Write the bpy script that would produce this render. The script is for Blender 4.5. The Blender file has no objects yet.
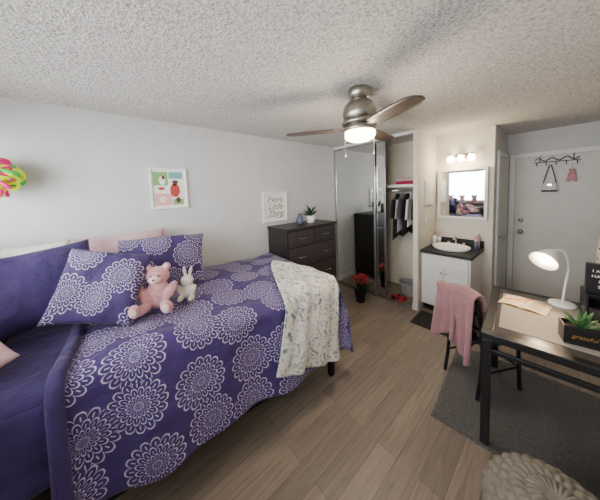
import bpy, bmesh, math, random
from mathutils import Vector, Matrix, Euler
random.seed(7)
D=bpy.data; SC=bpy.context.scene
pi=math.pi
# ---------------------------------------------------------------- materials
def lin(c):
    if isinstance(c,str):
        c=[int(c[i:i+2],16)/255 for i in (0,2,4)]
    return tuple(((x/12.92) if x<=0.04045 else ((x+0.055)/1.055)**2.4) for x in c)+(1.0,)
class NT:
    def __init__(s,m): s.t=m.node_tree; s.n=s.t.nodes; s.l=s.t.links
    def add(s,typ,**k):
        n=s.n.new(typ)
        for a,b in k.items(): setattr(n,a,b)
        return n
    def link(s,a,b): s.l.new(a,b)
    def math(s,op,a,b=None,c=None):
        n=s.n.new('ShaderNodeMath'); n.operation=op
        for i,v in enumerate((a,b,c)):
            if v is None: continue
            if isinstance(v,(int,float)): n.inputs[i].default_value=v
            else: s.l.new(v,n.inputs[i])
        return n.outputs[0]
    def mix(s,f,a,b):
        n=s.n.new('ShaderNodeMix'); n.data_type='RGBA'
        for sock,v in ((n.inputs[0],f),(n.inputs[6],a),(n.inputs[7],b)):
            if isinstance(v,(int,float,tuple)): sock.default_value=v
            else: s.l.new(v,sock)
        return n.outputs[2]
    def ramp(s,f,stops):
        n=s.n.new('ShaderNodeValToRGB'); e=n.color_ramp.elements
        while len(e)<len(stops): e.new(0.5)
        for i,(p,c) in enumerate(stops): e[i].position=p; e[i].color=c
        s.l.new(f,n.inputs[0]); return n.outputs[0]
def base(name,col='888888',rough=.6,metal=0.,emit=None,es=0.,sheen=0.):
    m=D.materials.new(name); m.use_nodes=True
    b=m.node_tree.nodes['Principled BSDF']
    b.inputs['Base Color'].default_value=lin(col); b.inputs['Roughness'].default_value=rough
    b.inputs['Metallic'].default_value=metal
    if emit: b.inputs['Emission Color'].default_value=lin(emit); b.inputs['Emission Strength'].default_value=es
    if sheen: b.inputs['Sheen Weight'].default_value=sheen
    return m,NT(m),b
def M(name,col,rough=.6,metal=0.,var=.0,vs=8.,bump=0.,bs=60.,emit=None,es=0.,sheen=0.,bd=.01):
    m,t,b=base(name,col,rough,metal,emit,es,sheen)
    tc=t.add('ShaderNodeTexCoord')
    if True:
        n=t.add('ShaderNodeTexNoise'); n.inputs['Scale'].default_value=vs; n.inputs['Detail'].default_value=3
        t.link(tc.outputs['Object'],n.inputs['Vector'])
        v=max(var,.03); c=lin(col)
        a=tuple(min(1,x*(1-v)) for x in c[:3])+(1,); d=tuple(min(1,x*(1+v)) for x in c[:3])+(1,)
        t.link(t.ramp(n.outputs[0],[(.3,a),(.7,d)]),b.inputs['Base Color'])
    if bump:
        n=t.add('ShaderNodeTexNoise'); n.inputs['Scale'].default_value=bs; n.inputs['Detail'].default_value=2
        t.link(tc.outputs['Object'],n.inputs['Vector'])
        bp=t.add('ShaderNodeBump'); bp.inputs['Strength'].default_value=bump; bp.inputs['Distance'].default_value=bd
        t.link(n.outputs[0],bp.inputs['Height']); t.link(bp.outputs[0],b.inputs['Normal'])
    return m
def mat_ceiling():
    m,t,b=base('popcorn_ceiling','c0bebc',.95)
    tc=t.add('ShaderNodeTexCoord')
    n=t.add('ShaderNodeTexNoise'); n.inputs['Scale'].default_value=58; n.inputs['Detail'].default_value=4; n.inputs['Roughness'].default_value=.65
    v=t.add('ShaderNodeTexVoronoi'); v.inputs['Scale'].default_value=98
    for q in (n,v): t.link(tc.outputs['Object'],q.inputs['Vector'])
    h=t.math('SUBTRACT',n.outputs[0],t.math('MULTIPLY',v.outputs[0],.4))
    t.link(t.ramp(h,[(.10,lin('a8a4a0')),(.40,lin('deDAd5'.lower()))]),b.inputs['Base Color'])
    bp=t.add('ShaderNodeBump'); bp.inputs['Strength'].default_value=.9; bp.inputs['Distance'].default_value=.016
    t.link(h,bp.inputs['Height']); t.link(bp.outputs[0],b.inputs['Normal']); return m
def mat_floor():
    m,t,b=base('vinyl_plank_floor','8a7c6c',.42)
    tc=t.add('ShaderNodeTexCoord'); sp=t.add('ShaderNodeSeparateXYZ'); t.link(tc.outputs['Object'],sp.inputs[0])
    cb=t.add('ShaderNodeCombineXYZ'); t.link(sp.outputs[1],cb.inputs[0]); t.link(sp.outputs[0],cb.inputs[1])
    br=t.add('ShaderNodeTexBrick'); br.offset=.37; br.inputs['Scale'].default_value=1
    br.inputs['Brick Width'].default_value=1.22; br.inputs['Row Height'].default_value=.125
    br.inputs['Mortar Size'].default_value=.0014; br.inputs['Mortar Smooth'].default_value=.3
    br.inputs['Color1'].default_value=lin('897c6f'); br.inputs['Color2'].default_value=lin('766b60'); br.inputs['Mortar'].default_value=lin('4c443d')
    t.link(cb.outputs[0],br.inputs['Vector'])
    mp=t.add('ShaderNodeMapping'); mp.inputs['Scale'].default_value=(1.1,18,1); t.link(cb.outputs[0],mp.inputs[0])
    n=t.add('ShaderNodeTexNoise'); n.inputs['Scale'].default_value=2.4; n.inputs['Detail'].default_value=7; n.inputs['Distortion'].default_value=1.1; n.inputs['Roughness'].default_value=.6
    t.link(mp.outputs[0],n.inputs['Vector'])
    g=t.ramp(n.outputs[0],[(.3,(.66,.65,.64,1)),(.5,(.93,.92,.9,1)),(.7,(1.12,1.11,1.09,1))])
    mx=t.add('ShaderNodeMix',data_type='RGBA',blend_type='MULTIPLY'); mx.inputs[0].default_value=1
    t.link(br.outputs[0],mx.inputs[6]); t.link(g,mx.inputs[7]); t.link(mx.outputs[2],b.inputs['Base Color'])
    bp=t.add('ShaderNodeBump'); bp.inputs['Strength'].default_value=.25; bp.inputs['Distance'].default_value=.003
    t.link(n.outputs[0],bp.inputs['Height']); t.link(bp.outputs[0],b.inputs['Normal']); return m
def mat_flower(name,scale,basec='3a2a70',line='b3a9bf',rad=.50,N=8,ang0=0.):
    m,t,b=base(name,basec,.8,sheen=.08)
    uv=t.add('ShaderNodeUVMap')
    mp=t.add('ShaderNodeMapping'); mp.inputs['Scale'].default_value=(scale,scale,1); mp.inputs['Rotation'].default_value=(0,0,ang0); t.link(uv.outputs[0],mp.inputs[0])
    vo=t.add('ShaderNodeTexVoronoi',voronoi_dimensions='2D'); vo.inputs['Scale'].default_value=1; vo.inputs['Randomness'].default_value=.42
    t.link(mp.outputs[0],vo.inputs['Vector'])
    sb=t.add('ShaderNodeVectorMath',operation='SUBTRACT'); t.link(mp.outputs[0],sb.inputs[0]); t.link(vo.outputs['Position'],sb.inputs[1])
    sp=t.add('ShaderNodeSeparateXYZ'); t.link(sb.outputs[0],sp.inputs[0])
    ang=t.math('ARCTAN2',sp.outputs[1],sp.outputs[0])
    sc=t.add('ShaderNodeSeparateColor'); t.link(vo.outputs['Color'],sc.inputs[0])
    R=t.math('ADD',t.math('MULTIPLY',sc.outputs[0],.10),rad-.07)
    q=t.math('DIVIDE',vo.outputs['Distance'],R)
    r=t.math('MULTIPLY',t.math('POWER',q,.8),4.)
    k=t.math('FLOOR',r); fr=t.math('FRACT',r)
    a=t.math('ADD',t.math('MULTIPLY',ang,N),t.math('MULTIPLY',k,pi/2))
    sn=t.math('ABSOLUTE',t.math('SINE',a))
    s=t.math('POWER',sn,.42)
    dd=t.math('ABSOLUTE',t.math('SUBTRACT',fr,t.math('MULTIPLY',s,.94)))
    ln=t.math('LESS_THAN',dd,.10)
    rib=t.math('MULTIPLY',t.math('GREATER_THAN',sn,.982),t.math('LESS_THAN',fr,.5))
    ln=t.math('MAXIMUM',ln,rib)
    msk=t.math('MULTIPLY',ln,t.math('LESS_THAN',r,4.))
    n=t.add('ShaderNodeTexNoise'); n.inputs['Scale'].default_value=5; t.link(uv.outputs[0],n.inputs['Vector'])
    c=lin(basec); bc=t.ramp(n.outputs[0],[(.3,tuple(x*.85 for x in c[:3])+(1,)),(.7,tuple(x*1.12 for x in c[:3])+(1,))])
    t.link(t.mix(msk,bc,lin(line)),b.inputs['Base Color'])
    n2=t.add('ShaderNodeTexNoise'); n2.inputs['Scale'].default_value=9; n2.inputs['Detail'].default_value=3; t.link(uv.outputs[0],n2.inputs['Vector'])
    bp=t.add('ShaderNodeBump'); bp.inputs['Strength'].default_value=.7; bp.inputs['Distance'].default_value=.04
    t.link(n2.outputs[0],bp.inputs['Height']); t.link(bp.outputs[0],b.inputs['Normal'])
    return m
def mat_throw():
    m,t,b=base('throw_fabric','dcdcd8',.95,sheen=.3)
    uv=t.add('ShaderNodeUVMap')
    n=t.add('ShaderNodeTexNoise'); n.inputs['Scale'].default_value=20; n.inputs['Detail'].default_value=3; n.inputs['Distortion'].default_value=.9
    t.link(uv.outputs[0],n.inputs['Vector'])
    t.link(t.ramp(n.outputs[0],[(.34,lin('5f6b76')),(.41,lin('989ea2')),(.47,lin('cbc8c1')),(.57,lin('c9c5bc')),(.62,lin('8d9080')),(.70,lin('ab958e'))]),b.inputs['Base Color'])
    return m
def mat_spots(name,c1,c2,scale,th=.35):
    m,t,b=base(name,c1,.6)
    tc=t.add('ShaderNodeTexCoord'); v=t.add('ShaderNodeTexVoronoi'); v.inputs['Scale'].default_value=scale
    t.link(tc.outputs['Object'],v.inputs['Vector'])
    t.link(t.ramp(v.outputs[0],[(th,lin(c1)),(th+.08,lin(c2))]),b.inputs['Base Color']); return m
WALL=M('wall_paint','c4c4c4',.85,bump=.15,bs=140,bd=.003)
WALLW=M('wall_paint_vanity','d4cec0',.85,bump=.15,bs=140,bd=.003)
TRIM=M('trim_paint','d8d8d6',.45); DOORM=M('door_paint','c8c6c0',.5,bump=.03)
CEIL=mat_ceiling(); FLOOR=mat_floor()
MIR=M('mirror_glass','e8ecec',.02,1.,var=.0); ALU=M('brushed_aluminium','b8b8b6',.3,1.)
NICK=M('brushed_nickel','a09a90',.32,1.,var=.08,vs=30)
BLK=M('black_lacquer','131214',.35); BLKM=M('black_metal','17171a',.4,.3)
DRES=M('espresso_wood','252021',.45,var=.25,vs=14,bump=.1); DRESD=M('espresso_drawer','312b2c',.42,var=.2,vs=20)
PURP=M('purple_cotton','312055',.85,var=.15,bump=.6,bs=12,sheen=.1,bd=.03)
COMF=mat_flower('comforter_print',3.75,basec='38245f'); PILF=mat_flower('pillow_print',4.3,basec='352256',N=7,ang0=.4)
THROW=mat_throw(); PINKF=M('pink_cotton','bd999c',.9,var=.12,bump=.3,bs=20,sheen=.2)
PINKB=M('mauve_knit_throw','8d6468',.95,var=.10,vs=12,bump=.8,bs=90,sheen=.25,bd=.008)
PLUSHP=M('pink_plush','c98f92',.95,var=.2,vs=30,bump=.8,bs=160,sheen=.4); PLUSHL=M('pale_plush','e0bfb8',.95,bump=.7,bs=160,sheen=.4)
PLUSHW=M('cream_plush','d6cdbd',.95,var=.1,bump=.8,bs=160,sheen=.4); WCUSH=mat_spots('white_print_cotton','a9c0a0','d2cec8',26,.16)
DARKEYE=M('bead_black','0a0808',.2); WHITE=M('white_enamel','e4e2de',.35); PORC=M('porcelain','efeeea',.12)
CABW=M('white_cabinet','d9d8d4',.45); GRAN=mat_spots('black_granite','3a383a','121214',160,.12)
CHROME=M('chrome','d0d0d0',.12,1.); GREEN=M('leaf_green','3f6b3a',.6,var=.3,vs=30); GREEND=M('leaf_dark','27452a',.6,var=.3,vs=30)
RED=M('petal_red','b3182c',.6,var=.2); RUGM=M('grey_shag','5a5654',1.,var=.35,vs=60,bump=1,bs=220,bd=.02,sheen=.2)
BMAT=M('dark_bath_mat','302c2a',1.,var=.4,vs=50,bump=1,bs=250)
KNIT=M('knit_greige','7a7468',.95,var=.12,vs=30,bump=.4,bs=200)
GLASST=M('smoked_glass_top','4e4844',.22,var=.03,vs=3); PADM=M('desk_pad_linen','968e86',.6,var=.05,vs=60); PAPER=M('paper_cream','d9c8ae',.8); WOODL=M('light_wood','b08a58',.6,var=.2,vs=20)
BLADE=M('fan_blade_walnut','43382f',.4,var=.15,vs=14); GLOW=M('fan_diffuser','fff2dc',.5,emit='ffe2b4',es=20)
VGLOW=M('vanity_bulb_glass','fff2dc',.4,emit='ffdfb0',es=20); LGLOW=M('desk_bulb','fff2dc',.4,emit='ffdca8',es=45)
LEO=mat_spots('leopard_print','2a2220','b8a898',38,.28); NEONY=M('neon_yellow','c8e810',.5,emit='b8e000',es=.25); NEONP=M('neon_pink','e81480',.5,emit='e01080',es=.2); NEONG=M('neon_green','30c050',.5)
ORNG=M('orange','e07820',.5); NAVY=M('dark_cloth','1b1b22',.9,var=.3,bump=.4,bs=20); GREYC=M('grey_cloth','8f8f92',.9,var=.3,bump=.4,bs=20); WHTC=M('white_cloth','cfcfd2',.9,bump=.4,bs=20); MAG=M('magenta_cloth','a01848',.9,bump=.4,bs=20)
SOIL=M('soil','33281f',1.); BLUEV=M('slate_vase','4c5468',.35,var=.2,vs=20); SCREENW=M('paper_white','e6e4df',.8)
TEAL=M('ink_teal','6aa8a4',.8); INKR=M('ink_red','b04038',.8); INKB=M('ink_brown','5a3a2c',.8); INKG=M('ink_grey','66666c',.8); INKP=M('ink_pink','dca0a8',.8); INKY=M('ink_yellow','dcc060',.8); INKGR=M('ink_green','7aa868',.8)
GOLD=M('gold_ink','b08a40',.4,.6); BLIND=M('blind_slats','e4e4e0',.6); SKYM=M('window_frame_white','dcdcda',.5)
# ---------------------------------------------------------------- builders
def link(o): SC.collection.objects.link(o); return o
def root(name,loc=(0,0,0),rz=0,rot=None):
    e=D.objects.new(name,None); e.empty_display_size=.1; link(e); e.location=loc; e.rotation_euler=rot if rot else (0,0,rz); return e
def mk(name,verts,faces,mat,par=None,smooth=False,uvs=None):
    me=D.meshes.new(name); me.from_pydata([tuple(v) for v in verts],[],faces); me.update()
    if mat: me.materials.append(mat)
    if smooth:
        for p in me.polygons: p.use_smooth=True
    if uvs:
        l=me.uv_layers.new(name='UVMap')
        for lp in me.loops: l.data[lp.index].uv=uvs[lp.vertex_index]
    o=link(D.objects.new(name,me))
    if par: o.parent=par
    return o
def bm2(name,bm,mat,par=None,smooth=False):
    me=D.meshes.new(name); bm.to_mesh(me); bm.free(); me.materials.append(mat)
    if smooth:
        for p in me.polygons: p.use_smooth=True
    o=link(D.objects.new(name,me)); 
    if par: o.parent=par
    return o
def bev(o,w,seg=2):
    m=o.modifiers.new('bevel','BEVEL'); m.width=w; m.segments=seg; m.limit_method='ANGLE'; return o
def box(name,lo,hi,mat,par=None,b=0.):
    bm=bmesh.new(); bmesh.ops.create_cube(bm,size=1)
    c=[(a+d)/2 for a,d in zip(lo,hi)]; s=[d-a for a,d in zip(lo,hi)]
    for v in bm.verts: v.co=Vector((v.co.x*s[0]+c[0],v.co.y*s[1]+c[1],v.co.z*s[2]+c[2]))
    o=bm2(name,bm,mat,par)
    if b: bev(o,b)
    return o
def boxes(name,lst,mat,par=None,b=0.):
    bm=bmesh.new()
    for lo,hi in lst:
        r=bmesh.ops.create_cube(bm,size=1)['verts']
        for v in r: v.co=Vector([v.co[i]*(hi[i]-lo[i])+(lo[i]+hi[i])/2 for i in range(3)])
    o=bm2(name,bm,mat,par)
    if b: bev(o,b)
    return o
def lathe(name,prof,mat,par=None,loc=(0,0,0),n=32,axis=None,smooth=True):
    vs=[];fs=[]
    for r,z in prof:
        for i in range(n): a=2*pi*i/n; vs.append(Vector((r*math.cos(a),r*math.sin(a),z)))
    for j in range(len(prof)-1):
        for i in range(n): fs.append((j*n+i,j*n+(i+1)%n,(j+1)*n+(i+1)%n,(j+1)*n+i))
    if prof[0][0]>1e-5: fs.append(tuple(reversed(range(n))))
    if prof[-1][0]>1e-5: fs.append(tuple((len(prof)-1)*n+i for i in range(n)))
    if axis is not None:
        q=Vector((0,0,1)).rotation_difference(Vector(axis).normalized()); vs=[q@v for v in vs]
    vs=[v+Vector(loc) for v in vs]
    o=mk(name,vs,fs,mat,par,smooth)
    bmm=bmesh.new(); bmm.from_mesh(o.data); bmesh.ops.remove_doubles(bmm,verts=bmm.verts,dist=1e-5); bmesh.ops.recalc_face_normals(bmm,faces=bmm.faces); bmm.to_mesh(o.data); bmm.free()
    if smooth:
        for p in o.data.polygons:
            if len(p.vertices)>4: p.use_smooth=False
    return o
def cyl(name,p0,p1,r,mat,par=None,r2=None,n=20):
    p0=Vector(p0);p1=Vector(p1);L=(p1-p0).length; r2=r if r2 is None else r2
    return lathe(name,[(r,0),(r2,L)],mat,par,loc=p0,n=n,axis=p1-p0)
def tube(name,pts,r,mat,par=None,cyc=False,rad=None):
    cu=D.curves.new(name,'CURVE'); cu.dimensions='3D'; cu.bevel_depth=r; cu.bevel_resolution=3; cu.use_fill_caps=True
    sp=cu.splines.new('POLY'); sp.points.add(len(pts)-1)
    for i,p in enumerate(pts):
        sp.points[i].co=(*p,1)
        if rad: sp.points[i].radius=rad[i]
    sp.use_cyclic_u=cyc; cu.materials.append(mat)
    o=D.objects.new(name,cu)
    dg=bpy.context.evaluated_depsgraph_get()
    link(o); dg.update(); me=D.meshes.new_from_object(o.evaluated_get(dg)); D.objects.remove(o)
    for p in me.polygons: p.use_smooth=True
    if not me.materials: me.materials.append(mat)
    o2=link(D.objects.new(name,me)); 
    if par:o2.parent=par
    return o2
def arc(pts,n=8):
    P=[Vector(p) for p in pts]; P=[P[0]*2-P[1]]+P+[P[-1]*2-P[-2]]; out=[]
    for i in range(1,len(P)-2):
        for k in range(n):
            t=k/n; a,b,c,d=P[i-1],P[i],P[i+1],P[i+2]
            out.append(.5*((2*b)+(c-a)*t+(2*a-5*b+4*c-d)*t*t+(3*b-a-3*c+d)*t**3))
    out.append(P[-2]); return out
def blob(name,balls,mat,par=None,vox=.008):
    bm=bmesh.new()
    for c,r,*e in balls:
        mt=Matrix.Translation(c)@(Euler(e[0]).to_matrix().to_4x4() if e else Matrix())@Matrix.Diagonal((*r,1))
        bmesh.ops.create_uvsphere(bm,u_segments=20,v_segments=14,radius=1,matrix=mt)
    o=bm2(name,bm,mat,par,True)
    rm=o.modifiers.new('r','REMESH'); rm.mode='VOXEL'; rm.voxel_size=vox; rm.use_smooth_shade=True
    s=o.modifiers.new('s','SMOOTH'); s.iterations=6; s.factor=.6
    return o
def grid(name,fn,nu,nv,mat,par=None,uvfn=None,solid=0.,off=-1,sub=0):
    vs=[];uv=[];fs=[]
    for j in range(nv+1):
        for i in range(nu+1):
            u=i/nu;v=j/nv; vs.append(Vector(fn(u,v))); uv.append(uvfn(u,v) if uvfn else (u,v))
    for j in range(nv):
        for i in range(nu):
            a=j*(nu+1)+i; fs.append((a,a+1,a+nu+2,a+nu+1))
    o=mk(name,vs,fs,mat,par,True,uv)
    if solid: s=o.modifiers.new('sol','SOLIDIFY'); s.thickness=solid; s.offset=off
    if sub: s=o.modifiers.new('sub','SUBSURF'); s.levels=sub; s.render_levels=sub
    return o
def frame_mat(loc,n,up=(0,0,1),roll=0):
    n=Vector(n).normalized(); w=Vector(up).cross(n).normalized(); h=n.cross(w)
    R=Matrix((w,h,n)).transposed().to_4x4()@Matrix.Rotation(roll,4,'Z')
    return Matrix.Translation(loc)@R
def pillow(name,w,h,T,mat,loc,n,roll=0,seed=0,piping=None):
    N=26; vs=[];fs=[];uv=[]; idx={}
    rnd=random.Random(seed); ph=[rnd.uniform(0,6) for _ in range(6)]
    def pt(u,v,s):
        x=w/2*u*(1-.07*(1-abs(v)**2)); y=h/2*v*(1-.07*(1-abs(u)**2))
        k=max(0,(1-u*u)*(1-v*v))**.38
        z=s*T/2*k*(1+.09*math.sin(3*u+ph[0])*math.sin(2.5*v+ph[1]))
        z+=.03*math.sin(2*u+ph[2])*math.cos(1.7*v+ph[3])*1.0 + .006*math.sin(11*u*v+ph[4])*k
        return (x,y,z)
    for s in (1,-1):
        for j in range(N+1):
            for i in range(N+1):
                u=-1+2*i/N; v=-1+2*j/N
                u=math.sin(u*pi/2)*.5+u*.5; v=math.sin(v*pi/2)*.5+v*.5
                e=(i in(0,N) or j in(0,N))
                if e and (i,j) in idx: idx[(i,j,s)]=idx[(i,j)]; continue
                idx[(i,j,s)]=len(vs)
                if e: idx[(i,j)]=len(vs)
                vs.append(pt(u,v,s)); uv.append((u*w/2+seed*.37+.13,v*h/2+seed*.21))
        for j in range(N):
            for i in range(N):
                f=[idx[(i,j,s)],idx[(i+1,j,s)],idx[(i+1,j+1,s)],idx[(i,j+1,s)]]
                fs.append(f if s>0 else f[::-1])
    o=mk(name,vs,fs,mat,None,True,uv); o.matrix_world=frame_mat(loc,n,roll=roll)
    return o
def text(name,s,size,mat,par,mw,ext=.0008,al='CENTER',shear=0,sp=1.0):
    c=D.curves.new(name,'FONT'); c.body=s; c.size=size; c.extrude=ext; c.align_x=al; c.align_y='CENTER'; c.shear=shear; c.space_line=sp
    c.materials.append(mat); o=link(D.objects.new(name,c)); o.parent=par; o.matrix_local=mw; return o
# ---------------------------------------------------------------- room shell
H=2.4; YB=3.71; YD=4.67; YR=-.95; XR=3.1; XH=2.05
box('floor',(-.1,YR-.1,-.1),(XR+.1,YD+.1,0),FLOOR)
box('ceiling',(-.1,YR-.1,H),(XR+.1,YD+.1,H+.1),CEIL)
box('wall_left',(-.1,YR-.1,0),(0,YB+.1,H),WALL)
box('wall_right',(XR,YR-.1,0),(XR+.1,YD+.1,H),WALL)
WX0,WX1,WZ0,WZ1=.15,2.75,1.2,2.12
boxes('wall_rear',[((0,YR-.1,0),(WX0,YR,H)),((WX1,YR-.1,0),(XR,YR,H)),((WX0,YR-.1,0),(WX1,YR,WZ0)),((WX0,YR-.1,WZ1),(WX1,YR,H))],WALL)
box('wall_back',(0,YB,0),(XH,YB+.1,H),WALLW)
box('wall_closet_partition',(1.34,3.04,0),(1.40,YB,H),WALLW)
box('wall_hall_side',(XH-.1,YB+.1,0),(XH,YD,H),WALL)
box('wall_hall_end',(XH-.1,YD,0),(XR,YD+.1,H),WALL)
box('baseboard_left',(0.001,YR,0),(.013,3.04,.09),TRIM); box('baseboard_rear',(0.02,YR,0),(XR-.02,YR+.012,.09),TRIM)
box('baseboard_right',(XR-.013,YR+.02,0),(XR,YD-.02,.09),TRIM)
box('baseboard_partition',(1.335,3.028,0),(1.405,3.04,.09),TRIM)
box('trim_closet_header',(0,3.03,2.36),(1.34,3.11,H),TRIM); box('trim_closet_track',(0.0,3.02,0.0),(1.34,3.11,.012),ALU)
# window, widened beyond its known span to add frontal fill light
w=root('window_1',(0,YR,0))
fr=.035
boxes('frame',[((WX0,-.09,WZ0),(WX1,-.03,WZ0+fr)),((WX0,-.09,WZ1-fr),(WX1,-.03,WZ1)),((WX0,-.09,WZ0),(WX0+fr,-.03,WZ1)),((WX1-fr,-.09,WZ0),(WX1,-.03,WZ1)),(((WX0+WX1)/2-.02,-.09,WZ0),((WX0+WX1)/2+.02,-.03,WZ1))],SKYM,w)
box('sill',(WX0-.04,-.03,WZ0-.02),(WX1+.04,.05,WZ0),TRIM,w)
boxes('blinds',[((WX0+.01,-.02,z),(WX1-.01,.005,z+.006)) for z in [WZ0+.03+i*.035 for i in range(25)]]+[((WX0,-.025,WZ1-.04),(WX1,.02,WZ1))],BLIND,w)
# hall door
d=root('door_1',(0,YD,0))
box('slab',(2.16,-.035,.01),(2.95,-.002,2.03),DOORM,d,.003)
lathe('knob',[(0,0),(.028,0),(.03,.006),(.012,.01),(.012,.035),(.028,.045),(.03,.06),(.02,.07),(0,.072)],NICK,d,loc=(2.23,-.035,.95),axis=(0,-1,0))
lathe('deadbolt',[(0,0),(.028,0),(.028,.012),(.012,.016),(0,.018)],NICK,d,loc=(2.23,-.035,1.12),axis=(0,-1,0))
boxes('casing',[((2.09,-.02,0),(2.155,-.001,2.10)),((2.955,-.02,0),(3.02,-.001,2.10)),((2.155,-.02,2.035),(2.955,-.001,2.10))],TRIM,d,.004)
d=root('door_2',(XH,0,0))
box('slab',(.001,3.93,.01),(.02,4.56,2.03),DOORM,d,.003)
boxes('casing',[((.001,3.865,0),(.026,3.925,2.10)),((.001,4.565,0),(.026,4.625,2.10)),((.001,3.925,2.035),(.026,4.565,2.10))],TRIM,d,.004)
lathe('knob',[(0,0),(.028,0),(.012,.01),(.012,.035),(.03,.05),(.02,.065),(0,.067)],NICK,d,loc=(.02,4.0,.95),axis=(1,0,0))
# closet mirror doors
def mdoor(x0,x1,y,nm='sliding_mirror_door'):
    r=root(nm,(0,y,0)); f=.022
    box('mirror_panel',(x0+f,-.004,.04),(x1-f,.004,2.34),MIR,r)
    boxes('frame',[((x0,-.012,.015),(x0+f,.012,2.355)),((x1-f,-.012,.015),(x1,.012,2.355)),((x0+f,-.012,.015),(x1-f,.012,.04)),((x0+f,-.012,2.33),(x1-f,.012,2.355))],ALU,r,.002)
mdoor(.01,.78,3.05); mdoor(.17,.93,3.085)
# closet contents
r=root('closet_shelf',(0,0,0))
boxes('wire_shelf',[((.01,3.3+i*.05,1.70),(1.33,3.306+i*.05,1.706)) for i in range(8)]+[((.05+i*.1,3.3,1.694),(.056+i*.1,3.66,1.70)) for i in range(13)]+[((.01,3.29,1.67),(1.33,3.30,1.71))],WHITE,r)
cyl('rod',(.005,3.38,1.62),(1.335,3.38,1.62),.014,CHROME,r)
def garment(x,mat,L,nm,w=.4):
    g=root('hanging_'+nm,(x,3.38,1.62))
    tube('hanger',arc([(0,.0,-.012),(0,.02,.012),(0,0,.03),(0,-.02,.01),(0,0,-.03),(0,0,-.05)],5),.0025,CHROME,g)
    tube('hanger_bar',[(0,-w*.45,-.12),(0,0,-.05),(0,w*.45,-.12),(0,-w*.45,-.12)],.004,BLK,g)
    def f(u,v):
        a=2*pi*u; hw=w*.5*(.35+.65*min(1,v*5))*(1-.08*math.sin(v*3)); th=.014+.010*v
        return (th*math.sin(a)*(1+.3*math.sin(5*a+v*4)), hw*math.cos(a), -.045-.08*abs(math.cos(a))*min(1,v*5)-v*L)
    grid('cloth',f,36,14,mat,g)
    for s in(-1,1): grid('sleeve',lambda u,v:(.018*math.sin(2*pi*u),s*(w*.42+.05*v)+.045*math.cos(2*pi*u),-.13-v*.28),14,6,mat,g)
for i,(x,m_,L) in enumerate([(.97,NAVY,.62),(1.04,GREYC,.5),(1.115,NAVY,.55),(1.19,WHTC,.40),(1.27,NAVY,.7)]): garment(x,m_,L,['jacket','shirt','blouse','tee_shirt','dress'][i],.34)
r=root('folded_blanket',(1.1,3.47,1.707))
for i,m_ in enumerate((MAG,PINKF)):
    box('fold_%d'%i,(-.16,-.12,.001+i*.05),(.16,.12,.048+i*.05),m_,r,.018)
r=root('storage_basket',(1.13,3.45,0)); 
grid('weave',lambda u,v:((.14+.03*v+.004*math.sin(60*pi*u)*1)*math.cos(2*pi*u),(.11+.02*v)*math.sin(2*pi*u),.002+.2*v),90,10,GREYC,r,solid=.006)
for i,xx in enumerate((1.02,1.13)):
    s=root('slipper',(xx,3.2,0)); blob('sole',[((0,0,.014),(.04,.11,.012)),((0,-.05,.012),(.042,.06,.012))],INKR if i else NAVY,s,.006)
    grid('strap',lambda u,v:(.042*math.cos(pi*u),-.08+.07*v,.02+.04*math.sin(pi*u)),12,4,RED,s,solid=.005)
# electrical panel + switch
r=root('breaker_panel',(1.40,3.4,1.58)); box('cover',(0.001,-.14,-.17),(.018,.14,.17),TRIM,r,.003); box('door',(.018,-.11,-.14),(.024,.11,.14),CABW,r,.002); box('latch',(.024,.08,-.015),(.03,.095,.015),NICK,r)
r=root('light_switch',(1.40,3.3,1.22)); box('plate',(0.001,-.035,-.057),(.007,.035,.057),WHITE,r,.002); box('toggle',(.007,-.006,-.012),(.016,.006,.012),WHITE,r,.002)
# ---------------------------------------------------------------- vanity
v=root('bathroom_vanity',(0,0,0)); VX0,VX1,VY=1.412,1.95,3.13
box('cabinet',(VX0,VY,.10),(VX1,YB-.003,.79),CABW,v,.003); box('toe_kick',(VX0,VY+.06,0),(VX1,YB-.003,.10),BLK,v)
box('false_drawer_front',(VX0+.02,VY-.018,.64),(VX1-.02,VY,.77),CABW,v,.004)
box('door_left',(VX0+.02,VY-.018,.13),((VX0+VX1)/2-.004,VY,.62),CABW,v,.004); box('door_right',((VX0+VX1)/2+.004,VY-.018,.13),(VX1-.02,VY,.62),CABW,v,.004)
for sx in(-.03,.03): lathe('knob',[(0,0),(.006,0),(.005,.012),(.012,.018),(.01,.026),(0,.028)],NICK,v,loc=((VX0+VX1)/2+sx,VY-.018,.57),axis=(0,-1,0),n=14)
box('countertop',(VX0-.008,VY-.03,.79),(VX1+.02,YB-.003,.83),GRAN,v,.006); box('backsplash',(VX0-.008,YB-.02,.83),(VX1+.02,YB-.003,.92),GRAN,v,.003)
o=lathe('basin',[(.19,0),(.205,.012),(.21,.03),(.2,.034),(.18,.02),(.14,.008),(0.02,.004),(0,.004)],PORC,v,loc=(0,0,0)); o.location=(1.68,3.38,.831); o.scale=(1.02,.85,1.3)
tube('faucet',arc([(1.68,3.60,.83),(1.68,3.60,.93),(1.68,3.56,.965),(1.68,3.50,.94)],6),.011,CHROME,v)
for sx in(-.09,.09): lathe('tap_handle',[(.02,0),(.016,.02),(.022,.03),(.02,.05),(0,.055)],CHROME,v,loc=(1.68+sx,3.61,.83),n=16)
def bottle(nm,loc,h,rr,m_,cap):
    b=root(nm,loc); lathe('body',[(0,0),(rr,0),(rr,h*.7),(rr*.4,h*.82),(rr*.35,h*.88)],m_,b,n=20); lathe('cap',[(rr*.45,h*.88),(rr*.45,h),(0,h)],cap,b,n=16)
    return b
b=bottle('soap_dispenser',(1.445,3.51,.832),.16,.024,WHITE,NICK); tube('pump',[(0,0,.155),(0,0,.18),(0,-.04,.178)],.004,NICK,b)
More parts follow.
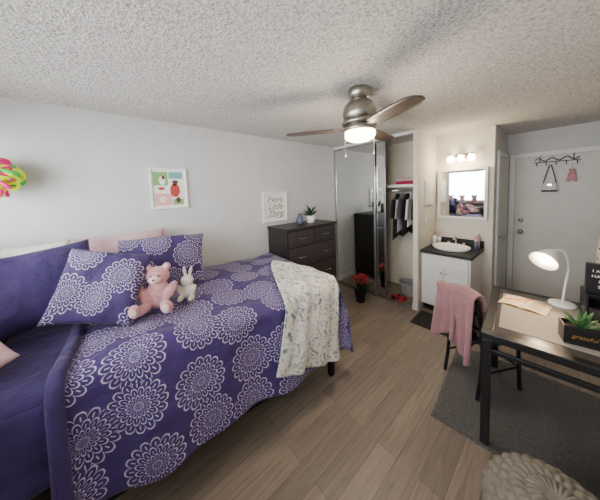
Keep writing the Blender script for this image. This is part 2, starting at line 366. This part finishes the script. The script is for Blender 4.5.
bottle('lotion_bottle',(1.93,3.47,.832),.14,.022,BLUEV,WHITE); bottle('mouthwash_bottle',(1.91,3.62,.832),.2,.03,PINKF,WHITE)
c=root('toothbrush_cup',(1.46,3.62,.832)); lathe('cup',[(0,.0),(.03,0),(.034,.1),(.03,.1),(.028,.008),(0,.008)],WHITE,c,n=20)
tube('brush_1',[(.0,0,.01),(.02,0,.18)],.004,NEONP,c); tube('brush_2',[(0,.0,.01),(-.02,.01,.17)],.004,TEAL,c)
# mirror cabinet
r=root('vanity_mirror',(0,YB,0)); mx0,mx1,mz0,mz1=1.43,2.0,1.20,1.90
box('mirror_glass',(mx0+.03,-.045,mz0+.03),(mx1-.03,-.038,mz1-.03),MIR,r)
box('body',(mx0+.01,-.038,mz0+.01),(mx1-.01,-.001,mz1-.01),CABW,r)
boxes('frame',[((mx0,-.055,mz0),(mx0+.035,-.03,mz1)),((mx1-.035,-.055,mz0),(mx1,-.03,mz1)),((mx0+.035,-.055,mz0),(mx1-.035,-.03,mz0+.035)),((mx0+.035,-.055,mz1-.035),(mx1-.035,-.03,mz1))],CABW,r,.004)
# vanity light
r=root('vanity_light',(1.71,YB,2.04)); box('backplate',(-.08,-.025,-.05),(.08,-.001,.05),CHROME,r,.004); cyl('bar',(-.15,-.05,0),(.15,-.05,0),.012,CHROME,r); cyl('stem',(0,-.02,0),(0,-.05,0),.012,CHROME,r)
for i in(-1,0,1):
    lathe('shade_%d'%(i+2),[(.028,0),(.036,-.02),(.040,-.06),(.038,-.085),(0,-.09)],VGLOW,r,loc=(i*.12,-.075,.03),n=20); lathe('socket_%d'%(i+2),[(0,.02),(.03,.018),(.032,-.002),(0,-.002)],CHROME,r,loc=(i*.12,-.075,.032),n=20)
# rugs
def rug(nm,loc,sx,sy,th,mat,rz):
    r=root(nm,loc,rz); rnd=random.Random(3)
    o=grid('pile',lambda u,v:(u*sx+rnd.uniform(-.004,.004),v*sy+rnd.uniform(-.004,.004),th*(.75+rnd.uniform(-.25,.25)) if 0<u<1 and 0<v<1 else .003),int(sx*70),int(sy*70),mat,r)
    box('backing',(.005,.005,.001),(sx-.005,sy-.005,.004),mat,r); return r
rug('bath_mat',(1.44,2.70,0),.62,.38,.018,BMAT,.03)
rug('area_rug',(2.04,1.65,0),.98,1.0,.022,RUGM,math.radians(4.5))
# ---------------------------------------------------------------- over door rack
r=root('over_door_hook_rack',(2.55,YD-.037,2.0))
tube('scroll',arc([(-.2+i*.033,-.012,-.02+.022*math.sin(i*1.6)) for i in range(13)],5),.006,BLKM,r); tube('rail',[(-.21,-.012,-.055),(.21,-.012,-.055)],.005,BLKM,r)
for x in(-.15,.15): tube('bracket',[(x,.01,.036),(x,-.012,.036),(x,-.012,-.055)],.004,BLKM,r)
for x in(-.18,-.09,0,.09,.18): tube('hook',arc([(x,-.012,-.055),(x,-.014,-.09),(x,-.035,-.1),(x,-.045,-.08)],5),.004,BLKM,r)
r=root('hanging_purse',(2.50,YD-.075,1.62))
tube('strap',arc([(-.06,0,.03),(-.035,0,.16),(0,.0,.285),(.035,0,.16),(.06,0,.03)],6),.005,BLKM,r)
grid('bag',lambda u,v:((.085-.03*v)*math.cos(2*pi*u),.022*math.sin(2*pi*u)*math.sin(pi*min(.95,v+.1)),-.09+.14*v),30,10,WHTC,r); boxes('clasp',[((-.02,-.03,.0),(.02,-.02,.02))],CHROME,r); box('trim_band',(-.075,-.022,-.085),(.075,.022,-.06),BLKM,r,.01)
r=root('hanging_plush_charm',(2.69,YD-.075,1.74)); tube('loop',[(0,0,.06),(0,0,.165)],.003,NICK,r); blob('plush',[((0,0,0),(.04,.025,.05)),((0,0,.055),(.03,.024,.028)),((-.03,0,-.05),(.018,.018,.03)),((.03,0,-.05),(.018,.018,.03)),((-.02,0,.085),(.012,.01,.014)),((.02,0,.085),(.012,.01,.014))],PLUSHP,r,.006)
# ---------------------------------------------------------------- ceiling fan
FX,FY=1.6,1.47
f=root('ceiling_fan',(FX,FY,H))
lathe('canopy',[(0,-.001),(.078,-.001),(.085,-.02),(.078,-.05),(.055,-.085)],NICK,f)
lathe('motor_housing',[(.05,-.07),(.085,-.095),(.115,-.13),(.125,-.17),(.12,-.22),(.10,-.235)],NICK,f)
lathe('accent_ring',[(.10,-.228),(.13,-.234),(.132,-.26),(.115,-.27)],NICK,f)
lathe('lower_housing',[(.09,-.265),(.118,-.275),(.122,-.305),(.115,-.312),(.05,-.312)],NICK,f)
lathe('light_diffuser',[(.112,-.312),(.114,-.34),(.10,-.365),(.06,-.38),(0,-.386)],GLOW,f)
for k in range(3):
    a=math.radians(216+120*k); pr=root('blade_%d'%(k+1),(0,0,-.285),a); pr.parent=f
    def bf(u,v):
        x=.17+.41*u; wd=.050+.020*math.sin(pi*min(1,u*.8+.1)); 
        if u>.85: wd*=math.sqrt(max(.0,1-((u-.85)/.15)**2))*.999+.001
        y=(v-.5)*2*wd; return (x,y,-y*.08+.002)
    o=grid('blade',bf,26,6,BLADE,pr,solid=.007); 
    box('blade_iron',(.10,-.022,-.004),(.22,.022,.002),NICK,pr,.002)
for x,y,L in((-.07,-.09,.11),(.09,.05,.10)):
    tube('pull_chain',[(x,y,-.30),(x,y,-.36-L)],.0022,NICK,f); lathe('pull_fob',[(0,0),(.006,-.004),(.008,-.02),(0,-.028)],NICK,f,loc=(x,y,-.36-L),n=12)
# ---------------------------------------------------------------- dresser
dr=root('dresser',(0.02,1.61,0)); DW,DD,DH=.91,.42,1.2
box('carcass',(0,0,.09),(DD,DW,DH-.03),DRES,dr,.003); box('top',(-.005,-.012,DH-.03),(DD+.025,DW+.012,DH),DRES,dr,.005)
rows=[(.96,1.155),(.685,.945),(.40,.67),(.115,.385)]
for i,(a,b_) in enumerate(rows):
    spl=[(.02,DW/2-.006),(DW/2+.006,DW-.02)] if i==0 else [(.02,DW-.02)]
    for j,(y0,y1) in enumerate(spl):
        box('drawer_%d_%d'%(i,j),(DD,y0,a),(DD+.018,y1,b_),DRESD,dr,.004)
        for yy in ([(y0+y1)/2] if i==0 else [y0+.2,y1-.2]):
            tube('handle',[(DD+.018,yy-.05,(a+b_)/2),(DD+.04,yy-.05,(a+b_)/2),(DD+.04,yy+.05,(a+b_)/2),(DD+.018,yy+.05,(a+b_)/2)],.005,NICK,dr)
for x in(.02,DD-.05):
    for y in(.02,DW-.05): box('foot',(x,y,0),(x+.04,y+.04,.09),DRES,dr,.003)
def leaves(par,n,L,w,mat,z0=0,tilt=(.3,1.1),seed=1,droop=.3,rad=0.0):
    rnd=random.Random(seed); vs=[];fs=[]
    for k in range(n):
        a=rnd.uniform(0,2*pi); t0=rnd.uniform(*tilt); l=L*rnd.uniform(.7,1.1); c=Vector((math.cos(a),math.sin(a),0)); s=Vector((-math.sin(a),math.cos(a),0))
        p=Vector((0,0,z0))+c*rad; th=t0; m=6; b0=len(vs)
        for i in range(m+1):
            u=i/m; ww=w*math.sin(pi*(u*.85+.12))*.5
            vs+= [p+s*ww, p-Vector((0,0,ww*.3)), p-s*ww]
            th+=droop/m; p=p+(c*math.sin(th)+Vector((0,0,1))*math.cos(th))*(l/m)
        for i in range(m):
            for q in(0,1): fs.append((b0+i*3+q,b0+i*3+q+1,b0+i*3+q+4,b0+i*3+q+3))
    o=mk('foliage',vs,fs,mat,par,True); s=o.modifiers.new('s','SOLIDIFY'); s.thickness=.002; return o
p=root('potted_houseplant',(.26,2.18,DH)); lathe('pot',[(0,0),(.045,0),(.06,.02),(.066,.11),(.06,.11),(.055,.095),(0,.095)],WHITE,p); lathe('soil',[(0,.0),(.055,.0),(.05,.003),(0,.006)],SOIL,p,loc=(0,0,.094)); leaves(p,34,.18,.035,GREEND,.095,(.1,1.1),4,.5)
p=root('ceramic_vase',(.27,1.98,DH)); lathe('body',[(0,0),(.035,0),(.055,.03),(.058,.07),(.04,.11),(.026,.13),(.032,.15),(.026,.15),(.02,.13),(0,.12)],BLUEV,p)
p=root('poinsettia_plant',(.72,2.72,0)); lathe('pot',[(0,0),(.06,0),(.085,.15),(.09,.16),(.08,.16),(.075,.14),(0,.14)],NAVY,p); leaves(p,30,.24,.06,GREEND,.14,(.1,1.0),5,.3); 
for i in range(7):
    a=i*.9; q=root('bract_%d'%i,(.07*math.cos(a),.07*math.sin(a),.30+.03*(i%3))); q.parent=p; tube('stem',[(0,0,0),(-.05*math.cos(a),-.05*math.sin(a),-.17)],.004,GREEN,q); leaves(q,9,.075,.035,RED,0,(.7,1.5),i+9,.2)
# ---------------------------------------------------------------- wall art
r=root('framed_picture',(0,.467,1.733)); w2,h2=.165,.205
boxes('frame',[((.001,-w2,-h2),(.022,-w2+.016,h2)),((.001,w2-.016,-h2),(.022,w2,h2)),((.001,-w2+.016,-h2),(.022,w2-.016,-h2+.016)),((.001,-w2+.016,h2-.016),(.022,w2-.016,h2))],WHITE,r,.002)
box('print',(.001,-w2+.016,-h2+.016),(.008,w2-.016,h2-.016),SCREENW,r)
def patch(nm,y0,z0,y1,z1,m_,par=r,x=.0085): return box(nm,(x-.0005,y0,z0),(x+.0008,y1,z1),m_,par)
patch('green_block',-.135,.03,-.01,.165,INKGR); patch('teal_block',-.0,.10,.125,.165,TEAL); patch('pink_block',-.13,-.17,.02,-.05,INKP); patch('grass_block',.03,-.17,.125,-.11,INKGR)
def disc(nm,y,z,ry,rz,m_,par,x=.0102):
    n=24; mk(nm,[(x,y,z)]+[(x,y+ry*math.cos(2*pi*i/n),z+rz*math.sin(2*pi*i/n)) for i in range(n)],[(0,1+i,1+(i+1)%n) for i in range(n)],m_,par)
disc('figure_dress',.05,-.02,.045,.07,INKR,r); disc('figure_head',.05,.055,.022,.027,PAPER,r); disc('figure_hair',.055,.065,.028,.02,INKB,r,.0106); disc('dog',-.06,.08,.028,.045,SCREENW,r); disc('dog_ear',-.05,.11,.012,.02,INKB,r,.0106); disc('flower',-.06,-.11,.03,.03,SCREENW,r); disc('flower_eye',-.06,-.11,.01,.01,INKY,r,.0106); disc('small_dog',.075,-.12,.022,.03,INKB,r,.0106); disc('bow',-.07,-.0,.03,.015,INKR,r)
r=root('framed_lettering_print',(0,1.75,1.46)); w2,h2=.20,.21
boxes('frame',[((.001,-w2,-h2),(.024,-w2+.02,h2)),((.001,w2-.02,-h2),(.024,w2,h2)),((.001,-w2+.02,-h2),(.024,w2-.02,-h2+.02)),((.001,-w2+.02,h2-.02),(.024,w2-.02,h2))],WHITE,r,.002)
box('print',(.001,-w2+.02,-h2+.02),(.008,w2-.02,h2-.02),SCREENW,r)
text('lettering','Every\nLittle\nThing',.115,INKG,r,frame_mat((.0095,0,.0),(1,0,0)),shear=.4,sp=.85)
tube('flourish',arc([(.010,-.14,-.15),(.010,-.05,-.135),(.010,.05,-.16),(.010,.14,-.14)],6),.003,INKG,r)
# neon decoration
r=root('paper_pinwheel_ornament',(.15,-.585,1.82))
for k in range(44):
    rnd=random.Random(k+5); a=rnd.uniform(0,2*pi); b_=math.acos(rnd.uniform(-1,1)); ax=Vector((math.sin(b_)*math.cos(a),math.sin(b_)*math.sin(a),math.cos(b_)))
    q=Vector((0,0,1)).rotation_difference(ax); 
    pts=[q@Vector((.05*math.cos(t)+.03,.045*math.sin(t),.085+.03*math.sin(2*t))) for t in [i*2*pi/16 for i in range(16)]]
    tube('loop_%d'%k,pts,.011,[NEONY,NEONG,NEONY,NEONP,NEONY,NEONY,NEONP][k%7],r,True)
blob('core',[((0,0,0),(.07,.07,.07))],NEONY,r,.01); tube('hanger',[(-.149,0,.03),(0,0,.0)],.004,WHITE,r)
# ---------------------------------------------------------------- bed
BR=math.radians(-4.); BL=(.05,-.53,0)
bed=root('bed',BL,BR); BW,BLn=1.13,2.04
boxes('frame_rails',[((0,0,.40),(.035,BLn,.50)),((BW-.01,0,.40),(BW+.02,BLn,.50)),((.035,0,.40),(BW-.01,.035,.50)),((.035,BLn-.035,.40),(BW-.01,BLn,.50)),((BW/2-.02,.035,.42),(BW/2+.02,BLn-.035,.47))],BLKM,bed,.004)
boxes('slats',[((.035,.1+i*.16,.47),(BW-.01,.17+i*.16,.495)) for i in range(12)],BLKM,bed)
for x in(.0,BW-.03):
    for y in(0,BLn-.05): box('leg',(x,y,0),(x+.045,y+.045,.42),BLKM,bed,.004)
box('centre_leg',(BW/2-.02,BLn/2-.02,0),(BW/2+.02,BLn/2+.02,.42),BLKM,bed,.004)
box('mattress',(.01,.01,.50),(BW+.01,BLn-.01,.845),PURP,bed,.07).modifiers['bevel'].segments=5
for p_ in bed.children[-1].data.polygons: p_.use_smooth=True
grid('sheet_overhang',lambda u,v:(BW+.022+.03*v+.008*math.sin(u*16+1)*v,.06+.5*u,.80-.34*v),40,10,PURP,bed,solid=.006)
box('headboard',(-.02,-.06,.3),(BW+.05,-.02,1.02),DRES,bed,.01)
for i in range(2):  # added dark bins, standing in for the black shade under the bed
    q=root('bin_%d'%i,(.57,.50+i*1.02,0)); q.parent=bed; box('bin_body',(-.45,-.40,.001),(.42,.40,.24),NAVY,q,.02); box('bin_lid',(-.46,-.41,.24),(.43,.41,.27),BLK,q,.008); box('bin_handle',(.42,-.06,.16),(.44,.06,.19),BLK,q,.004)
W0,L0,RR,ZT=1.10,1.98,.10,.895
def ax(s,lim,fl):
    if s<=lim: return s,0.
    q=s-lim
    if q<RR*pi/2: a=q/RR; return lim+RR*math.sin(a),RR*(1-math.cos(a))
    q-=RR*pi/2; return lim+RR+fl*q,RR+q
def surf(s,t,off=0.):
    fe=min(1,max(0,(s-.55)/.5))
    x,dx=ax(s,W0,.13); y,dy=ax(t,L0,.02+.14*fe)
    d=(dx**4+dy**4)**.25
    A=.026*min(1,dx/.35); B=.02*min(1,dy/.35)*fe
    x+=A*(math.sin(t*8.5+1)+.6*math.sin(t*17+2)); y+=B*(math.sin(s*9)+.5*math.sin(s*19))
    top=max(0,1-d*8); z=ZT-d+top*(.012*math.sin(5*s+1.3*math.sin(3*t))+.010*math.sin(6.5*t+2*s)+.007*math.sin(13*t-7*s))
    return Vector((x,y,z))
def surfn(s,t,off):
    e=.01; p=surf(s,t); a=surf(s+e,t)-surf(s-e,t); b=surf(s,t+e)-surf(s,t-e); n=a.cross(b)
    n=n.normalized() if n.length>1e-9 else Vector((0,0,1)); return p+n*off
S1=W0+RR*pi/2+.50; T0=.36; T1=L0+RR*pi/2+.42
def cf(u,v): 
    s=.03+(S1-.03)*u; t=T0+(T1-T0)*v
    return surf(s,t)
com=grid('comforter',cf,120,120,COMF,bed,uvfn=lambda u,v:((S1-.03)*u,(T1-T0)*v),solid=.022)
grid('comforter_roll',lambda u,v:surfn(.03+(S1-.03)*u,T0+.02-.03*math.sin(v*2*pi)*1.0,.012-.022*math.cos(v*2*pi)*1.0),80,10,PURP,bed,uvfn=lambda u,v:((S1-.03)*u,.05*v))
thr=root('throw_blanket',BL,BR)
A_=(.50,1.82);B_=(.98,2.05);C_=(W0+.14+.37,1.38);D_=(W0+.14+.56,1.98)
def tf(u,v,o=.02):
    sL=A_[0]+(C_[0]-A_[0])*v; tL=A_[1]+(C_[1]-A_[1])*(v**.7); sR=B_[0]+(D_[0]-B_[0])*v; tR=B_[1]+(D_[1]-B_[1])*v
    s=sL+(sR-sL)*u; t=tL+(tR-tL)*u
    w=.010*(math.sin(u*19+v*3)+.6*math.sin(u*31+v*5+1))+.004*math.sin(v*14+u*6)
    return surfn(s,t,o+.014+w*(.3+v))
grid('blanket',tf,60,70,THROW,thr,uvfn=lambda u,v:(u*.65,v*1.1),solid=.008,off=1)
# pillows
pillow('white_pillow',.54,.44,.14,WCUSH,(.17,-.53,1.13),(.96,.0,.25),0,5)
pillow('pink_pillow',.62,.44,.12,PINKF,(.14,.07,1.13),(.97,.0,.20),.02,6)
pillow('floral_pillow',.66,.46,.15,PILF,(.42,.30,1.10),(.84,-.22,.48),-.02,1)
pillow('purple_pillow',.66,.5,.18,PURP,(.52,-.42,1.115),(.86,.14,.45),.10,2)
pillow('floral_cushion',.46,.44,.15,PILF,(.78,-.08,1.115),(.80,-.30,.46),-.20,3)
pillow('blush_throw_pillow',.40,.32,.12,PINKF,(.97,-.62,1.0),(.5,.2,.85),.2,8)
def face(par,c,n,r,em=DARKEYE,nose=DARKEYE):
    n=Vector(n).normalized(); w=Vector((0,0,1)).cross(n).normalized(); h=n.cross(w)
    for s in(-1,1): blob('eye_%d'%(s+1),[(Vector(c)+n*r*.88+w*s*r*.36+h*r*.18,(r*.1,)*3)],em,par,.003)
    blob('nose',[(Vector(c)+n*r*1.28-h*r*.12,(r*.14,r*.14,r*.1))],nose,par,.003)
b=root('teddy_bear',(.86,.20,.902)); b.rotation_euler=(0,math.radians(-4),math.radians(-24))
blob('body',[((0,0,.11),(.075,.085,.11)),((.0,0,.25),(.072,.082,.07)),((0,-.065,.315),(.022,.03,.03)),((0,.065,.315),(.022,.03,.03)),
 ((.10,-.07,.045),(.085,.036,.036),(0,.05,-.3)),((.10,.07,.045),(.085,.036,.036),(0,.05,.3)),((.17,-.1,.06),(.03,.04,.048)),((.17,.1,.06),(.03,.04,.048)),
 ((.05,-.095,.14),(.032,.035,.075),(.5,-.4,0)),((.05,.095,.14),(.032,.035,.075),(-.5,-.4,0))],PLUSHP,b,.007)
blob('muzzle',[((.065,0,.235),(.035,.042,.03))],PLUSHL,b,.005); face(b,(0.008,0,.25),(1,0,0),.07)
for s in(-1,1): blob('foot_pad_%d'%(s+1),[((.198,s*.1,.062),(.006,.026,.032))],PLUSHL,b,.004); blob('inner_ear_%d'%(s+1),[((.018,s*.065,.315),(.008,.018,.018))],PLUSHL,b,.004)
b.scale=(.88,.88,.88)
b=root('plush_bunny',(.86,.385,.908),math.radians(-34))
blob('body',[((0,0,.065),(.05,.052,.068)),((.01,0,.15),(.045,.048,.042)),((-.01,-.022,.215),(.011,.014,.048),(.15,0,0)),((-.01,.022,.215),(.011,.014,.048),(-.25,0,0)),
 ((.055,-.04,.025),(.045,.022,.022)),((.055,.04,.025),(.045,.022,.022)),((.035,-.052,.085),(.02,.018,.04),(.4,-.4,0)),((.035,.052,.085),(.02,.018,.04),(-.4,-.4,0))],PLUSHW,b,.005)
face(b,(.012,0,.15),(1,0,0),.042,nose=INKP); b.scale=(.9,.9,.9)
# plush row on shelf under the rear window (seen in the vanity mirror)
sh=root('plush_display_shelf',(0,YR,0)); box('board',(.1,.002,1.10),(1.5,.15,1.125),DRES,sh,.004)
for x in(.2,1.4): box('bracket',(x,.002,.98),(x+.02,.12,1.10),DRES,sh)
for i,m_ in enumerate((PLUSHP,PLUSHL,PLUSHP,PLUSHW)):
    b=root('stuffed_animal',(.35+i*.3,YR+.09,1.127),pi/2)
    blob('body',[((0,0,.08),(.055,.08,.085)),((.0,0,.2),(.055,.07,.06)),((0,-.055,.25),(.02,.025,.025)),((0,.055,.25),(.02,.025,.025)),((.04,-.05,.03),(.04,.03,.028)),((.04,.05,.03),(.04,.03,.028))],m_,b,.01)
    face(b,(0,0,.2),(1,0,0),.055)
# ---------------------------------------------------------------- desk
TR=math.radians(5); T=root('glass_top_desk',(2.31,1.67,0),TR); TW,TD,TH=.72,.88,.76
fr=.055
boxes('frame',[((0,0,TH-.045),(TW,fr,TH)),((0,TD-fr,TH-.045),(TW,TD,TH)),((0,fr,TH-.045),(fr,TD-fr,TH)),((TW-fr,fr,TH-.045),(TW,TD-fr,TH))],BLK,T,.004)
box('glass_panel',(fr,fr,TH-.014),(TW-fr,TD-fr,TH-.002),GLASST,T)
for x in(.005,TW-.05):
    for y in(.005,TD-.05): box('leg',(x,y,.0245),(x+.045,y+.045,TH-.045),BLK,T,.003)
boxes('apron',[((.05,.012,TH-.13),(TW-.05,.03,TH-.10)),((.05,TD-.03,TH-.13),(TW-.05,TD-.012,TH-.10)),((.012,.05,TH-.13),(.03,TD-.05,TH-.10)),((TW-.03,.05,TH-.13),(TW-.012,TD-.05,TH-.10))],BLK,T,.003)
box('desk_pad',(.075,.13,TH-.0018),(.60,.74,TH+.0015),PADM,T,.001)
DT=TH+.002
r=root('open_notebook',(2.455,2.27,DT),math.radians(-8))
for s in(-1,1):
    grid('pages_%d'%s,lambda u,v,s=s:(s*(.002+.12*u),-.1+.2*v,.004+.014*math.sin(pi*min(1,u*.9+.1))*(1-u*.6)),14,4,PAPER,r)
box('cover',(-.127,-.104,.0),(.127,.104,.003),WOODL,r,.001); tube('pen',[(-.1,-.05,.026),(.02,.05,.026)],.004,ORNG,r)
for i in range(5): box('ruled_line_%d'%i,(.03,-.07+i*.03,.0195),(.10,-.067+i*.03,.0215),INKB,r)
# desk lamp
LP=(2.635,2.45,DT)
r=root('desk_lamp',LP); lathe('base',[(0,0),(.07,0),(.073,.008),(.065,.018),(.02,.024),(0,.024)],WHITE,r)
tube('gooseneck',arc([(0,0,.02),(.01,.01,.15),(.02,.02,.28),(.0,0,.385),(-.04,-.04,.41),(-.065,-.08,.39)],8),.007,WHITE,r)
axd=Vector((-.35,-.72,-.48)).normalized(); hp=Vector((-.065,-.08,.385))
lathe('shade',[(.012,-.03),(.03,-.02),(.045,.01),(.062,.05),(.080,.09),(.077,.09),(.058,.05),(.04,.012),(0,.0)],WHITE,r,loc=hp,axis=axd)
lathe('bulb',[(0,.02),(.018,.03),(.034,.055),(.034,.078),(.018,.09),(0,.093)],LGLOW,r,loc=hp,axis=axd,n=20)
# succulent box
r=root('succulent_planter',(2.70,1.93,DT),math.radians(12)); boxes('box',[((-.075,-.05,0),(.075,.05,.008)),((-.075,-.05,.008),(-.067,.05,.10)),((.067,-.05,.008),(.075,.05,.10)),((-.067,-.05,.008),(.067,-.042,.10)),((-.067,.042,.008),(.067,.05,.10))],BLK,r,.002)
box('soil',(-.067,-.042,.008),(.067,.042,.085),SOIL,r); text('label','grateful',.030,GOLD,r,frame_mat((0,-.0512,.05),(0,-1,0)),shear=.2)
leaves(r,26,.095,.022,GREEN,.085,(.1,1.25),11,.1)
# organiser + signs
r=root('desk_organizer',(2.84,2.38,DT),TR); boxes('case',[((-.12,-.09,0),(.12,.09,.012)),((-.12,-.09,.16),(.12,.09,.172)),((-.12,-.09,.012),(-.108,.09,.16)),((.108,-.09,.012),(.12,.09,.16)),((-.108,.078,.012),(.108,.09,.16)),((-.108,-.09,.08),(.108,.078,.088))],BLK,r,.002)
box('drawer',(-.104,-.094,.014),(.104,-.08,.078),DRESD,r,.002)
r=root('box_sign',(2.81,2.345,DT+.173),TR); box('block',(-.085,-.022,0),(.085,.022,.19),BLK,r,.003)
text('lettering','I ALREADY\nHAVE TOO\nMANY\nSHOES',.026,SCREENW,r,frame_mat((0,-.0232,.095),(0,-1,0)),sp=1.3)
r=root('leopard_print_vase',(2.82,2.425,DT+.173)); lathe('body',[(0,0),(.035,0),(.05,.06),(.052,.28),(.04,.38),(.034,.46),(.042,.52),(.036,.52),(.028,.46),(0,.44)],LEO,r)
# chair
CD=Vector((.5,.866,0)); ca=math.atan2(CD.y,CD.x); CL=(2.125,2.11,0)
c=root('dining_chair',CL,ca); hw=.148
for y in(-hw,hw):
    tube('back_post',arc([(-.03,y,.028),(0,y,.22),(0.01,y,.44),(-.02,y,.64),(-.045,y,.80)],6),.013,BLKM,c); tube('front_leg',[(.37,y,.028),(.34,y,.45)],.013,BLKM,c); tube('side_rail',[(0.0,y,.22),(.355,y,.22)],.008,BLKM,c)
for z,x in((.79,-.043),(.69,-.028),(.57,-.008)): tube('back_rail',arc([(x,-hw,z),(x-.02,0,z+.005),(x,hw,z)],8),.011,BLKM,c)
tube('front_rail',[(.355,-hw,.22),(.355,hw,.22)],.008,BLKM,c)
box('seat',(-.01,-.18,.445),(.39,.18,.49),NAVY,c,.02)
t_=root('pink_throw',CL,ca)
def pf(u,v):
    y=-.158+.35*u; R=.034; Lf=.34+.05*math.sin(u*4); Lb=.48-.09*u+.05*math.sin(u*8)
    tot=Lf+pi*R+Lb; q=v*tot; rip=.022*math.sin(u*15+1)+.014*math.sin(u*29)
    zt=.808+.022*math.sin(u*5)
    cx=-.052
    if q<Lf: dz=Lf-q; return (cx+R+.05*min(1,dz/.4)+rip*dz*2+.02, y, zt-dz)
    if q<Lf+pi*R: a=(q-Lf)/R; return (cx+R*math.cos(a)+.02*(1-(q-Lf)/(pi*R)),y,zt+R*math.sin(a))
    dz=q-Lf-pi*R; return (cx-R-rip*dz*2.4-.02*dz,y*(1+.15*dz*(y>0))+.02*math.sin(dz*8+u*5)*(y>0),zt-dz)
grid('cloth',pf,50,60,PINKB,t_,solid=.01,off=1)
# pouf
p=root('knitted_pouf',(2.635,1.34,0)); rows_=13; nn=24
def kf(u,v):
    ph=-pi/2+pi*v; e=.62; 
    cr=math.copysign(abs(math.cos(ph))**e,math.cos(ph)); sr=math.copysign(abs(math.sin(ph))**.85,math.sin(ph))
    k=int(v*rows_*.9999); fv=v*rows_-k
    b_=.014*(abs(math.sin(pi*nn*u+(k%2)*pi/2))*math.sin(pi*fv))**.6 if v>0.02 and v<.98 else 0
    r_=.235*cr+b_*cr*min(1,cr*1.3); a=2*pi*u
    return (r_*math.cos(a),r_*math.sin(a),max(.002,.160+.152*sr+b_*sr))
grid('knit',kf,nn*10,rows_*9,KNIT,p)
# ---------------------------------------------------------------- lights
def light(nm,typ,loc,en,col,size=.1,rot=None,sy=None):
    l=D.lights.new(nm,typ); l.energy=en; l.color=col
    if typ=='AREA':
        l.size=size
        if sy: l.shape='RECTANGLE'; l.size_y=sy
    elif typ in('POINT','SPOT'): l.shadow_soft_size=size
    o=link(D.objects.new(nm,l)); o.location=loc
    if rot: o.rotation_euler=rot
    return o
light('window_daylight','AREA',((WX0+WX1)/2,YR-.3,1.7),205,(.93,.96,1.),2.7,(math.radians(90),0,0),1.1)  # daylight lamp, as wide as the window with its added fill width
light('fan_lamp','POINT',(FX,FY,H-.56),28,(1.,.85,.66),.12)
light('vanity_lamp','POINT',(1.71,YB-.2,1.97),12,(1.,.8,.55),.05)
s=light('desk_lamp_bulb','SPOT',Vector(LP)+hp+axd*.11,8,(1.,.78,.5),.03); s.data.spot_size=2.4; s.rotation_euler=axd.to_track_quat('-Z','Y').to_euler()
w=D.worlds.new('sky'); SC.world=w; w.use_nodes=True; bg=w.node_tree.nodes['Background']; bg.inputs[0].default_value=(.7,.82,1,1); bg.inputs[1].default_value=1.5
# ---------------------------------------------------------------- camera
cam=D.cameras.new('camera'); co=link(D.objects.new('camera',cam)); cam.sensor_width=36; cam.lens=36*222/600; cam.shift_y=-.07; cam.clip_start=.05
co.matrix_world=Matrix.Translation((2.6,0,1.65))@Matrix.Rotation(math.radians(49.6),4,'Z')@Matrix.Rotation(math.radians(90-4.1),4,'X')@Matrix.Rotation(math.radians(-2.0),4,'Z')
SC.camera=co
